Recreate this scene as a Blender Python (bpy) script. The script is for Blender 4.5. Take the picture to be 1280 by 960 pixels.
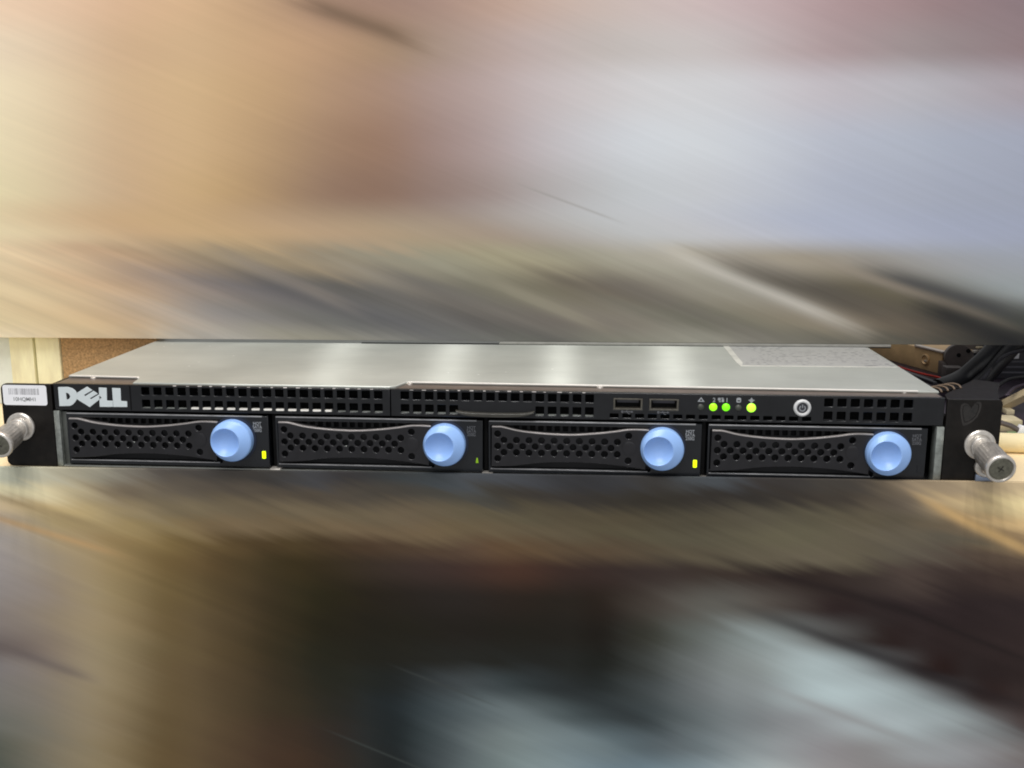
import bpy, bmesh, math, random
from mathutils import Vector, Matrix
random.seed(7)
for o in list(bpy.data.objects): bpy.data.objects.remove(o)
scene = bpy.context.scene
C = scene.collection
MM = 0.001

# ------------------------------------------------------------------ camera
CAM = Vector((248.9, -494.9, 146.3))            # millimetres
ROW = [Vector((0.997614, 0.0690, 0.002318)), Vector((0.015973, -0.198026, -0.980067)), Vector((-0.067165, 0.977765, -0.198655))]
FPX = 1303.8
cd = bpy.data.cameras.new('camera'); cam = bpy.data.objects.new('camera', cd); C.objects.link(cam)
m = Matrix((ROW[0], -ROW[1], -ROW[2])).transposed().to_4x4(); m.translation = CAM * MM
cam.matrix_world = m
cd.sensor_width = 36.0; cd.lens = 36.0 * FPX / 1280; cd.clip_start = 0.01; cd.clip_end = 50
scene.camera = cam

# ------------------------------------------------------------------ light: indoor, a four-tube ceiling fitting and soft room light
world = bpy.data.worlds.new('World'); scene.world = world; world.use_nodes = True
bg = world.node_tree.nodes['Background']; bg.inputs[0].default_value = (0.98, 0.99, 1.0, 1); bg.inputs[1].default_value = 0.38
def area(name, loc, target, sx, sy, power, col):
    l = bpy.data.lights.new(name, 'AREA'); l.shape = 'RECTANGLE'; l.size = sx; l.size_y = sy; l.energy = power; l.color = col
    o = bpy.data.objects.new(name, l); C.objects.link(o); o.location = loc
    d = Vector(target) - Vector(loc)
    o.rotation_euler = d.to_track_quat('-Z', 'Y').to_euler(); return o
for x in (-0.166, 0.024, 0.211, 0.402):
    l = bpy.data.lights.new('fluorescent_tube', 'AREA'); l.shape = 'RECTANGLE'; l.size = 0.035; l.size_y = 1.2; l.energy = 5.0; l.color = (1, 0.985, 0.965)
    o = bpy.data.objects.new('fluorescent_tube', l); C.objects.link(o); o.location = (x, -0.55, 1.15)
area('room_light', (0.35, -1.9, 0.55), (0.2, 0, 0.0), 1.8, 1.0, 6, (0.97, 0.985, 1.0))
scene.view_settings.view_transform = 'Standard'; scene.view_settings.look = 'None'
scene.view_settings.exposure = 0; scene.view_settings.gamma = 1
scene.cycles.filter_width = 1.9
scene.cycles.max_bounces = 8

# ------------------------------------------------------------------ helpers
def at(u, v, axis, val):
    """measured point of the photograph -> millimetres on the plane axis = val"""
    d = ROW[0] * ((u - 640) / FPX) + ROW[1] * ((v - 480) / FPX) + ROW[2]
    return CAM + d * ((val - CAM[axis]) / d[axis])
def lin(c):
    return tuple((x / 255 / 12.92 if x / 255 <= 0.04045 else ((x / 255 + 0.055) / 1.055) ** 2.4) for x in c)
def tag(o, label=None, cat=None, group=None, kind=None):
    if label: o['label'] = label
    if cat: o['category'] = cat
    if group: o['group'] = group
    if kind: o['kind'] = kind
    return o
def empty(name, loc=(0, 0, 0), parent=None):
    o = bpy.data.objects.new(name, None); C.objects.link(o); o.location = Vector(loc) * MM; o.empty_display_size = 0.01
    if parent: o.parent = parent
    return o
def link(name, me, mat, parent=None, loc=(0, 0, 0)):
    o = bpy.data.objects.new(name, me); C.objects.link(o); o.location = Vector(loc) * MM
    if mat is not None and not me.materials: me.materials.append(mat)
    if parent: o.parent = parent
    return o
def finish(me, ang=35):
    me.polygons.foreach_set('use_smooth', [True] * len(me.polygons)); me.set_sharp_from_angle(angle=math.radians(ang)); me.update()
def from_bm(name, bm, mat, parent=None, loc=(0, 0, 0), ang=35):
    bmesh.ops.recalc_face_normals(bm, faces=bm.faces)
    me = bpy.data.meshes.new(name); 
    for v in bm.verts: v.co *= MM
    bm.to_mesh(me); bm.free(); finish(me, ang)
    return link(name, me, mat, parent, loc)
def box_into(bm, a, b, bevel=0.0, seg=2, rot=None, piv=None):
    vs = bmesh.ops.create_cube(bm, size=1)['verts']
    a = Vector(a); b = Vector(b)
    for v in vs:
        v.co = Vector([(a[i] + b[i]) / 2 + v.co[i] * (b[i] - a[i]) for i in range(3)])
    if bevel:
        es = list({e for v in vs for e in v.link_edges})
        r = bmesh.ops.bevel(bm, geom=es, offset=bevel, segments=seg, profile=0.5, affect='EDGES')
        vs = [x for x in r['verts']]
    if rot is not None:
        bmesh.ops.rotate(bm, verts=list({v for v in vs}), cent=piv if piv is not None else (a + b) / 2, matrix=rot)
def box(name, a, b, mat, parent=None, bevel=0.3, rot=None, loc=(0, 0, 0), seg=2):
    bm = bmesh.new(); box_into(bm, a, b, bevel, seg)
    if rot is not None: bmesh.ops.rotate(bm, verts=bm.verts, cent=(Vector(a) + Vector(b)) / 2, matrix=rot)
    return from_bm(name, bm, mat, parent, loc)
def lathe_into(bm, prof, org, axis=(0, -1, 0), seg=40, cap0=False, cap1=True):
    """prof: (radius, distance along axis)"""
    ax = Vector(axis).normalized(); q = Vector((0, 0, 1)).rotation_difference(ax); org = Vector(org)
    rings = []
    for r, t in prof:
        rings.append([bm.verts.new(org + q @ Vector((r * math.cos(2 * math.pi * i / seg), r * math.sin(2 * math.pi * i / seg), t))) for i in range(seg)])
    for a, b in zip(rings, rings[1:]):
        for i in range(seg):
            bm.faces.new((a[i], a[(i + 1) % seg], b[(i + 1) % seg], b[i]))
    if cap0: bm.faces.new(list(reversed(rings[0])))
    if cap1: bm.faces.new(rings[-1])
def lathe(name, prof, org, mat, parent=None, axis=(0, -1, 0), seg=40, cap0=False, cap1=True, loc=(0, 0, 0), ang=35):
    bm = bmesh.new(); lathe_into(bm, prof, org, axis, seg, cap0, cap1)
    return from_bm(name, bm, mat, parent, loc, ang)
def tube_into(bm, pts, r, seg=10, flat=1.0):
    pts = [Vector(p) for p in pts]; rings = []; up = Vector((0, 0, 1))
    for i, p in enumerate(pts):
        d = (pts[min(i + 1, len(pts) - 1)] - pts[max(i - 1, 0)]).normalized()
        s = d.cross(up)
        if s.length < 1e-3: s = Vector((1, 0, 0))
        s.normalize(); n = s.cross(d).normalized()
        rings.append([bm.verts.new(p + s * (r * math.cos(2 * math.pi * k / seg)) + n * (r * flat * math.sin(2 * math.pi * k / seg))) for k in range(seg)])
    for a, b in zip(rings, rings[1:]):
        for k in range(seg): bm.faces.new((a[k], a[(k + 1) % seg], b[(k + 1) % seg], b[k]))
    bm.faces.new(list(reversed(rings[0]))); bm.faces.new(rings[-1])
def smooth_path(p, n=8, closed=False):
    p = [Vector(q) for q in p]; out = []
    for i in range(len(p) - 1):
        p0 = p[max(i - 1, 0)]; p1 = p[i]; p2 = p[i + 1]; p3 = p[min(i + 2, len(p) - 1)]
        for k in range(n):
            t = k / n
            out.append(0.5 * ((2 * p1) + (p2 - p0) * t + (2 * p0 - 5 * p1 + 4 * p2 - p3) * t * t + (3 * p1 - p0 - 3 * p2 + p3) * t ** 3))
    out.append(p[-1]); return out
def circle(cx, cz, r, n=16):
    return [(cx + r * math.cos(2 * math.pi * i / n), cz + r * math.sin(2 * math.pi * i / n)) for i in range(n)]
def rect(x0, z0, x1, z1): return [(x0, z0), (x1, z0), (x1, z1), (x0, z1)]
def rrect(x0, z0, x1, z1, r, n=5, corners=(1, 1, 1, 1)):
    out = []
    for k, (cx, cz, a0) in enumerate(((x0 + r, z0 + r, 180), (x1 - r, z0 + r, 270), (x1 - r, z1 - r, 0), (x0 + r, z1 - r, 90))):
        if not corners[k]:
            out.append(((x0, z0), (x1, z0), (x1, z1), (x0, z1))[k]); continue
        for i in range(n + 1):
            a = math.radians(a0 + 90 * i / n); out.append((cx + r * math.cos(a), cz + r * math.sin(a)))
    return out
def plate_mesh(name, loops, thick, bevel=0.0, upright=True, front=0.0, bres=2):
    """flat outlines with holes, given thickness and rounded edges. upright: drawn in X,Z with its face at Y = front;
    otherwise drawn in X,Y with its face at Z = front"""
    cu = bpy.data.curves.new(name, 'CURVE'); cu.dimensions = '2D'; cu.fill_mode = 'BOTH'
    for L in loops:
        sp = cu.splines.new('POLY'); sp.points.add(len(L) - 1)
        for p, q in zip(sp.points, L): p.co = (q[0], q[1], 0, 1)
        sp.use_cyclic_u = True
    cu.bevel_depth = bevel; cu.bevel_resolution = bres; cu.offset = -bevel if bevel else 0
    cu.extrude = max(thick / 2 - bevel, 0)
    ob = bpy.data.objects.new(name, cu); C.objects.link(ob)
    bpy.context.view_layer.update()
    me = bpy.data.meshes.new_from_object(ob.evaluated_get(bpy.context.evaluated_depsgraph_get()))
    bpy.data.objects.remove(ob); bpy.data.curves.remove(cu)
    me.name = name
    for v in me.vertices:
        x, y, z = v.co
        v.co = (Vector((x, front + thick / 2 - z, y)) if upright else Vector((x, y, front - thick / 2 + z))) * MM
    me.materials.clear(); finish(me)
    return me
def plate(name, loops, thick, mat, parent=None, bevel=0.0, upright=True, front=0.0, loc=(0, 0, 0)):
    return link(name, plate_mesh(name, loops, thick, bevel, upright, front), mat, parent, loc)
def text_mesh(name, lines, size, x, z, front, thick=0.12, align='CENTER', spacing=1.0, sx=1.0):
    cu = bpy.data.curves.new(name, 'FONT'); cu.body = '\n'.join(lines); cu.size = size; cu.align_x = align; cu.space_line = spacing
    cu.extrude = thick / 2; cu.offset = 0.02 * size
    ob = bpy.data.objects.new(name, cu); C.objects.link(ob); bpy.context.view_layer.update()
    me = bpy.data.meshes.new_from_object(ob.evaluated_get(bpy.context.evaluated_depsgraph_get()))
    bpy.data.objects.remove(ob); bpy.data.curves.remove(cu); me.name = name
    for v in me.vertices:
        a, b, c = v.co; v.co = Vector((x + a * sx, front + thick / 2 - c, z + b)) * MM
    me.materials.clear(); me.update(); return me

# ------------------------------------------------------------------ materials
def new_mat(name):
    mt = bpy.data.materials.new(name); mt.use_nodes = True
    nt = mt.node_tree; b = nt.nodes['Principled BSDF']; return mt, nt, b
def simple(name, rgb, rough=0.5, metal=0.0, spec=0.5, var=0.15, scale=120.0, bump=0.0, bscale=1500.0, emit=None, estr=0.0, coat=0.0, aniso=0.0, stretch=(1, 1, 1), lo=None):
    mt, nt, b = new_mat(name); N = nt.nodes.new; L = nt.links.new
    col = lin(rgb)
    tc = N('ShaderNodeTexCoord'); mp = N('ShaderNodeMapping'); mp.inputs['Scale'].default_value = stretch
    L(tc.outputs['Object'], mp.inputs['Vector'])
    nz = N('ShaderNodeTexNoise'); nz.inputs['Scale'].default_value = scale; nz.inputs['Detail'].default_value = 5; nz.inputs['Roughness'].default_value = 0.6
    L(mp.outputs['Vector'], nz.inputs['Vector'])
    cr = N('ShaderNodeValToRGB'); e = cr.color_ramp.elements
    e[0].position = 0.28; e[1].position = 0.72
    c0 = lin(lo) if lo else tuple(c * (1 - var) for c in col)
    e[0].color = (*c0, 1); e[1].color = (*[min(1, c * (1 + var)) for c in col], 1)
    L(nz.outputs['Fac'], cr.inputs['Fac']); L(cr.outputs['Color'], b.inputs['Base Color'])
    mr = N('ShaderNodeMapRange'); mr.inputs['To Min'].default_value = max(0.03, rough * 0.8); mr.inputs['To Max'].default_value = min(1, rough * 1.2)
    L(nz.outputs['Fac'], mr.inputs['Value']); L(mr.outputs['Result'], b.inputs['Roughness'])
    b.inputs['Metallic'].default_value = metal; b.inputs['Specular IOR Level'].default_value = spec
    b.inputs['Coat Weight'].default_value = coat
    if aniso: b.inputs['Anisotropic'].default_value = aniso
    if bump:
        n2 = N('ShaderNodeTexNoise'); n2.inputs['Scale'].default_value = bscale; n2.inputs['Detail'].default_value = 3
        L(mp.outputs['Vector'], n2.inputs['Vector'])
        bp = N('ShaderNodeBump'); bp.inputs['Strength'].default_value = bump; bp.inputs['Distance'].default_value = 0.0003
        L(n2.outputs['Fac'], bp.inputs['Height']); L(bp.outputs['Normal'], b.inputs['Normal'])
    if emit:
        b.inputs['Emission Color'].default_value = (*lin(emit), 1); b.inputs['Emission Strength'].default_value = estr
    return mt

M = {}
M['plastic'] = simple('black_moulded_plastic', (19, 20, 23), 0.24, spec=0.5, var=0.25)
M['lever'] = simple('charcoal_lever_plastic', (27, 26, 29), 0.22, spec=0.5, var=0.25)
M['frame'] = simple('tray_frame_plastic', (21, 23, 27), 0.25, spec=0.5, var=0.25)
M['dark'] = simple('matte_black_void', (9, 9, 10), 0.7, spec=0.2)
M['ear'] = simple('black_painted_steel', (20, 17, 15), 0.42, spec=0.22, var=0.4, scale=300, bump=0.1, bscale=3000)
M['beztop'] = simple('lit_bezel_top_plastic', (92, 80, 72), 0.36, spec=0.6, var=0.2)  # paler than the black bezel: light from above put into the colour
M['steel'] = simple('zinc_steel', (176, 178, 172), 0.38, metal=0.9, var=0.12, scale=200)
M['rail'] = simple('galvanised_rail', (146, 150, 145), 0.45, metal=0.65, var=0.3, scale=500)
M['chrome'] = simple('worn_nickel', (214, 208, 200), 0.33, metal=0.7, var=0.18, scale=400)
M['knurl'] = simple('worn_screw_face', (120, 118, 105), 0.45, metal=0.8, var=0.3, scale=600)
M['glint_steel'] = simple('steel_edge_glint', (242, 238, 230), 0.4, metal=0.2, var=0.05)  # near-white, so painted glints show on lid and slot edges
M['edge2'] = simple('grey_edge_glint', (150, 150, 152), 0.36, metal=0.4, var=0.45, scale=70)  # highlights on tray rims and sills, painted as grey strips
M['edge'] = simple('worn_lit_edge', (172, 166, 164), 0.35, metal=0.5, var=0.25, scale=90)  # bare lever edge, with the overhead highlight painted into its pale colour
M['usb'] = simple('dull_socket_shell', (96, 92, 84), 0.4, metal=0.6, var=0.3, scale=500)
M['rib_glint'] = simple('pale_rib_glint', (206, 200, 196), 0.4, metal=0.2, var=0.3, scale=300)  # painted highlight on the rib tops
M['slot'] = simple('worn_slot_metal', (72, 70, 62), 0.5, metal=0.5)
M['interior'] = simple('dark_chassis_interior', (38, 38, 40), 0.6, metal=0.3)
M['blue'] = simple('blue_button_plastic', (150, 187, 242), 0.3, spec=0.45, var=0.05, scale=60)
M['navy'] = simple('navy_button_shadow', (16, 26, 48), 0.5)  # shadow and reflection round the buttons, as a dark colour
M['print'] = simple('pale_grey_print', (150, 153, 157), 0.6)
M['print_dim'] = simple('dim_grey_print', (92, 93, 97), 0.6)
M['logo'] = simple('silver_logo_paint', (208, 216, 218), 0.5, var=0.04)
M['led_off'] = simple('unlit_indicator', (62, 64, 58), 0.35)
M['led_g'] = simple('green_indicator', (120, 220, 20), 0.3, emit=(110, 240, 8), estr=0.85)
M['led_y'] = simple('yellow_green_indicator', (160, 235, 30), 0.3, emit=(140, 240, 14), estr=1.0)
M['led_w'] = simple('bright_indicator', (190, 245, 70), 0.3, emit=(150, 250, 46), estr=1.5)
M['led_d'] = simple('lime_drive_light', (215, 245, 0), 0.3, emit=(222, 255, 0), estr=1.1)
M['led_dim'] = simple('dim_drive_light', (120, 160, 20), 0.3, emit=(130, 170, 20), estr=0.32)
M['white'] = simple('white_sticker_paper', (240, 240, 243), 0.55, var=0.02)
M['ink'] = simple('faded_sticker_ink', (150, 149, 152), 0.7, var=0.1)
M['ink2'] = simple('dark_sticker_ink', (128, 130, 130), 0.7, var=0.1)
M['residue'] = simple('sticker_residue', (33, 29, 27), 0.5, var=0.6, scale=700)
M['boards'] = simple('cream_painted_wood', (242, 234, 198), 0.7, var=0.2, scale=110, stretch=(1, 1, 0.25), bump=0.2, bscale=900)
M['pale'] = simple('pale_grey_wall_board', (228, 236, 232), 0.7, var=0.06)
M['chip'] = simple('chipboard', (172, 140, 100), 0.85, var=0.45, scale=700, bump=0.6, bscale=1500)
M['bench'] = simple('cream_laminate', (243, 219, 176), 0.45, var=0.05, scale=40)
M['tan'] = simple('warm_tan_metal', (214, 180, 132), 0.45, metal=0.15, var=0.2, scale=60)
M['tanlip'] = simple('bright_folded_lip', (224, 212, 200), 0.4, metal=0.4)
M['rubber'] = simple('grey_black_rubber', (82, 74, 71), 0.55, var=0.2)
M['cable'] = simple('black_cable_jacket', (22, 22, 25), 0.45, spec=0.5)
M['device'] = simple('dark_grey_case', (48, 47, 54), 0.5, var=0.25)
M['purple'] = simple('dark_violet_plate', (58, 48, 60), 0.45, metal=0.4)
M['red'] = simple('red_wire_jacket', (190, 40, 24), 0.5)
M['wood'] = simple('tan_wood_strip', (186, 168, 134), 0.6, var=0.2, scale=80, stretch=(0.2, 1, 1))
M['beige'] = simple('beige_plastic', (196, 182, 150), 0.6)
M['pcb'] = simple('green_circuit_board', (112, 150, 104), 0.5)
M['roll'] = simple('cream_paper_roll', (232, 216, 172), 0.7, var=0.06)

# brushed lid: fine scratches along X, highlights smear across them (front to back)
def lid_material():
    mt, nt, b = new_mat('brushed_galvanised_lid'); N = nt.nodes.new; L = nt.links.new
    tc = N('ShaderNodeTexCoord')
    mp = N('ShaderNodeMapping'); mp.inputs['Scale'].default_value = (6, 420, 1); L(tc.outputs['Object'], mp.inputs['Vector'])
    nz = N('ShaderNodeTexNoise'); nz.inputs['Scale'].default_value = 6; nz.inputs['Detail'].default_value = 6; nz.inputs['Roughness'].default_value = 0.7
    L(mp.outputs['Vector'], nz.inputs['Vector'])
    n2 = N('ShaderNodeTexNoise'); n2.inputs['Scale'].default_value = 22; n2.inputs['Detail'].default_value = 4; L(tc.outputs['Object'], n2.inputs['Vector'])
    ad = N('ShaderNodeMath'); ad.operation = 'MULTIPLY_ADD'; ad.inputs[1].default_value = 0.5; L(nz.outputs['Fac'], ad.inputs[0])
    hf = N('ShaderNodeMath'); hf.operation = 'MULTIPLY'; hf.inputs[1].default_value = 0.5; L(n2.outputs['Fac'], hf.inputs[0]); L(hf.outputs[0], ad.inputs[2])
    cr = N('ShaderNodeValToRGB'); e = cr.color_ramp.elements; e[0].position = 0.3; e[1].position = 0.7
    e[0].color = (*lin((168, 171, 164)), 1); e[1].color = (*lin((206, 209, 201)), 1)
    L(ad.outputs[0], cr.inputs['Fac'])
    # dust specks and a few bright scratches of their own shape
    vo = N('ShaderNodeTexVoronoi'); vo.inputs['Scale'].default_value = 95; L(tc.outputs['Object'], vo.inputs['Vector'])
    lt = N('ShaderNodeMath'); lt.operation = 'LESS_THAN'; lt.inputs[1].default_value = 0.055; L(vo.outputs['Distance'], lt.inputs[0])
    n3 = N('ShaderNodeTexNoise'); n3.inputs['Scale'].default_value = 14; L(tc.outputs['Object'], n3.inputs['Vector'])
    gt = N('ShaderNodeMath'); gt.operation = 'GREATER_THAN'; gt.inputs[1].default_value = 0.56; L(n3.outputs['Fac'], gt.inputs[0])
    mu = N('ShaderNodeMath'); mu.operation = 'MULTIPLY'; L(lt.outputs[0], mu.inputs[0]); L(gt.outputs[0], mu.inputs[1])
    mx = N('ShaderNodeMix'); mx.data_type = 'RGBA'; L(mu.outputs[0], mx.inputs['Factor']); L(cr.outputs['Color'], mx.inputs['A']); mx.inputs['B'].default_value = (0.85, 0.85, 0.82, 1)
    L(mx.outputs['Result'], b.inputs['Base Color'])
    b.inputs['Metallic'].default_value = 0.45
    mr = N('ShaderNodeMapRange'); mr.inputs['To Min'].default_value = 0.37; mr.inputs['To Max'].default_value = 0.45; L(nz.outputs['Fac'], mr.inputs['Value']); L(mr.outputs['Result'], b.inputs['Roughness'])
    b.inputs['Anisotropic'].default_value = 0.5
    tg = N('ShaderNodeCombineXYZ'); tg.inputs[1].default_value = 1.0   # tangent direction: Y
    L(tg.outputs[0], b.inputs['Tangent'])
    gl = N('ShaderNodeBsdfAnisotropic'); gl.distribution = 'BECKMANN'; gl.inputs['Roughness'].default_value = 0.46; gl.inputs['Anisotropy'].default_value = 0.9
    tx = N('ShaderNodeCombineXYZ'); tx.inputs[0].default_value = 1.0   # smooth along the brushing, rough across it
    L(tx.outputs[0], gl.inputs['Tangent']); L(mx.outputs['Result'], gl.inputs['Color'])
    ms = N('ShaderNodeMixShader'); ms.inputs[0].default_value = 0.065; L(b.outputs[0], ms.inputs[1]); L(gl.outputs[0], ms.inputs[2])
    L(ms.outputs[0], nt.nodes['Material Output'].inputs['Surface'])
    return mt
M['lid'] = lid_material()
def foil_material():
    mt, nt, b = new_mat('printed_foil_label'); N = nt.nodes.new; L = nt.links.new
    tc = N('ShaderNodeTexCoord')
    mp = N('ShaderNodeMapping'); mp.inputs['Scale'].default_value = (330, 260, 1); L(tc.outputs['Object'], mp.inputs['Vector'])
    nz = N('ShaderNodeTexNoise'); nz.inputs['Scale'].default_value = 1; nz.inputs['Detail'].default_value = 3; L(mp.outputs['Vector'], nz.inputs['Vector'])
    sp = N('ShaderNodeSeparateXYZ'); L(tc.outputs['Object'], sp.inputs['Vector'])
    wv = N('ShaderNodeMath'); wv.operation = 'MULTIPLY'; wv.inputs[1].default_value = 2 * math.pi / 0.0052; L(sp.outputs['Y'], wv.inputs[0])
    sn = N('ShaderNodeMath'); sn.operation = 'SINE'; L(wv.outputs[0], sn.inputs[0])
    g1 = N('ShaderNodeMath'); g1.operation = 'GREATER_THAN'; g1.inputs[1].default_value = 0.1; L(sn.outputs[0], g1.inputs[0])
    g2 = N('ShaderNodeMapRange'); g2.inputs['From Min'].default_value = 0.48; g2.inputs['From Max'].default_value = 0.6; L(nz.outputs['Fac'], g2.inputs['Value'])
    n4 = N('ShaderNodeTexNoise'); n4.inputs['Scale'].default_value = 40; n4.inputs['Detail'].default_value = 2; L(tc.outputs['Object'], n4.inputs['Vector'])
    g3 = N('ShaderNodeMapRange'); g3.inputs['From Min'].default_value = 0.4; g3.inputs['From Max'].default_value = 0.55; L(n4.outputs['Fac'], g3.inputs['Value'])
    mu = N('ShaderNodeMath'); mu.operation = 'MULTIPLY'; L(g1.outputs[0], mu.inputs[0]); L(g2.outputs['Result'], mu.inputs[1])
    m2 = N('ShaderNodeMath'); m2.operation = 'MULTIPLY'; L(mu.outputs[0], m2.inputs[0]); L(g3.outputs['Result'], m2.inputs[1])
    m3 = N('ShaderNodeMath'); m3.operation = 'MULTIPLY'; L(m2.outputs[0], m3.inputs[0]); m3.inputs[1].default_value = 0.75
    mx = N('ShaderNodeMix'); mx.data_type = 'RGBA'; L(m3.outputs[0], mx.inputs['Factor'])
    mx.inputs['A'].default_value = (*lin((190, 190, 187)), 1); mx.inputs['B'].default_value = (*lin((120, 120, 124)), 1)
    L(mx.outputs['Result'], b.inputs['Base Color']); b.inputs['Metallic'].default_value = 0.35; b.inputs['Roughness'].default_value = 0.42
    return mt
M['foil'] = foil_material()

# soft streaked print of the two big boards: a field of colours smeared along slanting streaks
def streak_material(name, rows, xs, to_local, slope, bands, gain=1.0, zone=(0, 1), calm=0.25, shear_from=290):
    """rows: [(v, [colours at xs])] measured on the photograph; to_local(u, v) -> (s, t) in metres on the board"""
    mt, nt, b = new_mat(name); N = nt.nodes.new; L = nt.links.new
    def math_(op, a, c=None, d=None):
        n = N('ShaderNodeMath'); n.operation = op
        for i, q in enumerate((a, c, d)):
            if q is None: continue
            if isinstance(q, (int, float)): n.inputs[i].default_value = q
            else: L(q, n.inputs[i])
        return n.outputs[0]
    tc = N('ShaderNodeTexCoord'); sp = N('ShaderNodeSeparateXYZ'); L(tc.outputs['Object'], sp.inputs['Vector'])
    X, Z = sp.outputs['X'], sp.outputs['Z']
    ph = math.atan(slope); ca, sa = math.cos(ph), math.sin(ph)
    along = math_('SUBTRACT', math_('MULTIPLY', X, ca), math_('MULTIPLY', Z, sa))
    across = math_('ADD', math_('MULTIPLY', X, sa), math_('MULTIPLY', Z, ca))
    def streak(fa, fc, detail, seed, rough=0.6):
        cb = N('ShaderNodeCombineXYZ'); L(math_('MULTIPLY', along, fa), cb.inputs[0]); L(math_('MULTIPLY', across, fc), cb.inputs[1]); cb.inputs[2].default_value = seed
        nz = N('ShaderNodeTexNoise'); nz.inputs['Scale'].default_value = 1; nz.inputs['Detail'].default_value = detail; nz.inputs['Roughness'].default_value = rough
        L(cb.outputs[0], nz.inputs['Vector']); return nz.outputs['Fac']
    n4 = streak(2.2, 120, 3, 11.9); n1 = streak(2.6, 95, 3, 1.3); n2 = streak(2.2, 300, 4, 7.7, 0.65); n3 = streak(4, 34, 2, 3.1)
    d1 = math_('SUBTRACT', n1, 0.5); d3 = math_('SUBTRACT', n3, 0.5)
    # colours are pulled along the streak direction
    zr = N('ShaderNodeMapRange'); zr.interpolation_type = 'SMOOTHSTEP'; L(math_('MULTIPLY_ADD', math_('MAXIMUM', math_('SUBTRACT', X, 0.33), 0.0), 0.3, Z), zr.inputs['Value']); zr.inputs['From Min'].default_value = zone[0]; zr.inputs['From Max'].default_value = zone[1]
    zr.inputs['To Min'].default_value = 1.0; zr.inputs['To Max'].default_value = calm
    pull = math_('MULTIPLY', math_('MULTIPLY_ADD', d1, 0.045, math_('MULTIPLY', d3, 0.02)), zr.outputs['Result'])
    Xs = math_('MULTIPLY_ADD', pull, ca, X); Zs = math_('MULTIPLY_ADD', pull, -sa, Z)
    s_lo, s_hi = -0.25, 0.65
    acc = None; tprev = None
    for v, cols in rows:
        cr = N('ShaderNodeValToRGB'); cr.color_ramp.interpolation = 'CARDINAL'; el = cr.color_ramp.elements
        Xr = Xs
        if v >= shear_from:                          # between the measured rows colours run on along the streaks
            Xr = math_('ADD', Xs, math_('MULTIPLY', math_('SUBTRACT', Zs, to_local(640, v)[1]), 1.0 / slope))
        fac = math_('DIVIDE', math_('SUBTRACT', Xr, s_lo), s_hi - s_lo); L(fac, cr.inputs['Fac'])
        while len(el) > 1: el.remove(el[-1])
        for i, (u, c) in enumerate(zip(xs, cols)):
            s, t = to_local(u, v); pos = (s - s_lo) / (s_hi - s_lo)
            e = el[0] if i == 0 else el.new(pos)
            e.position = pos; e.color = (*[min(0.86, q * gain) for q in lin(c)], 1)
        t = to_local(640, v)[1]
        if acc is None: acc = cr.outputs['Color']
        else:
            mr = N('ShaderNodeMapRange'); mr.interpolation_type = 'SMOOTHSTEP'; L(Zs, mr.inputs['Value'])
            mr.inputs['From Min'].default_value = tprev; mr.inputs['From Max'].default_value = t
            mx = N('ShaderNodeMix'); mx.data_type = 'RGBA'; L(mr.outputs['Result'], mx.inputs['Factor']); L(acc, mx.inputs['A']); L(cr.outputs['Color'], mx.inputs['B'])
            acc = mx.outputs['Result']
        tprev = t
    for (u0, v0, u1, v1, wpx, col, st) in bands:
        a = Vector(to_local(u0, v0)); c = Vector(to_local(u1, v1)); d = (c - a); ln = d.length; d.normalize(); nrm = Vector((-d.y, d.x)); w = wpx / 2070
        rx = math_('SUBTRACT', X, a.x); rz = math_('SUBTRACT', Z, a.y)
        al = math_('ADD', math_('MULTIPLY', rx, d.x), math_('MULTIPLY', rz, d.y))
        al = math_('ADD', al, math_('MULTIPLY', d1, 0.05))
        ac = math_('ADD', math_('MULTIPLY', rx, nrm.x), math_('MULTIPLY', rz, nrm.y))
        g = math_('EXPONENT', math_('MULTIPLY', math_('POWER', math_('ABSOLUTE', math_('DIVIDE', ac, w)), 2.0), -1.0))
        def ss(x, lo, hi):
            q = N('ShaderNodeMapRange'); q.interpolation_type = 'SMOOTHSTEP'; L(x, q.inputs['Value']); q.inputs['From Min'].default_value = lo; q.inputs['From Max'].default_value = hi; return q.outputs['Result']
        e1 = ss(al, 0, ln * 0.35); e2 = ss(al, ln, ln * 0.65)
        f = math_('MULTIPLY', math_('MULTIPLY', g, math_('MULTIPLY', e1, e2)), st)
        mx = N('ShaderNodeMix'); mx.data_type = 'RGBA'; L(f, mx.inputs['Factor']); L(acc, mx.inputs['A']); mx.inputs['B'].default_value = (*[q * gain for q in lin(col)], 1)
        acc = mx.outputs['Result']
    k = math_('MULTIPLY_ADD', math_('SUBTRACT', n2, 0.5), 0.12, 1.0)
    k = math_('MULTIPLY', k, math_('MULTIPLY_ADD', math_('MULTIPLY', math_('SUBTRACT', n4, 0.5), 0.5), zr.outputs['Result'], 1.0))
    vm = N('ShaderNodeVectorMath'); vm.operation = 'SCALE'; L(acc, vm.inputs[0]); L(k, vm.inputs['Scale'])
    L(vm.outputs[0], b.inputs['Base Color']); b.inputs['Roughness'].default_value = 0.85; b.inputs['Specular IOR Level'].default_value = 0.15
    return mt
XS = [0, 128, 256, 384, 512, 640, 768, 896, 1024, 1152, 1280]
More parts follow.
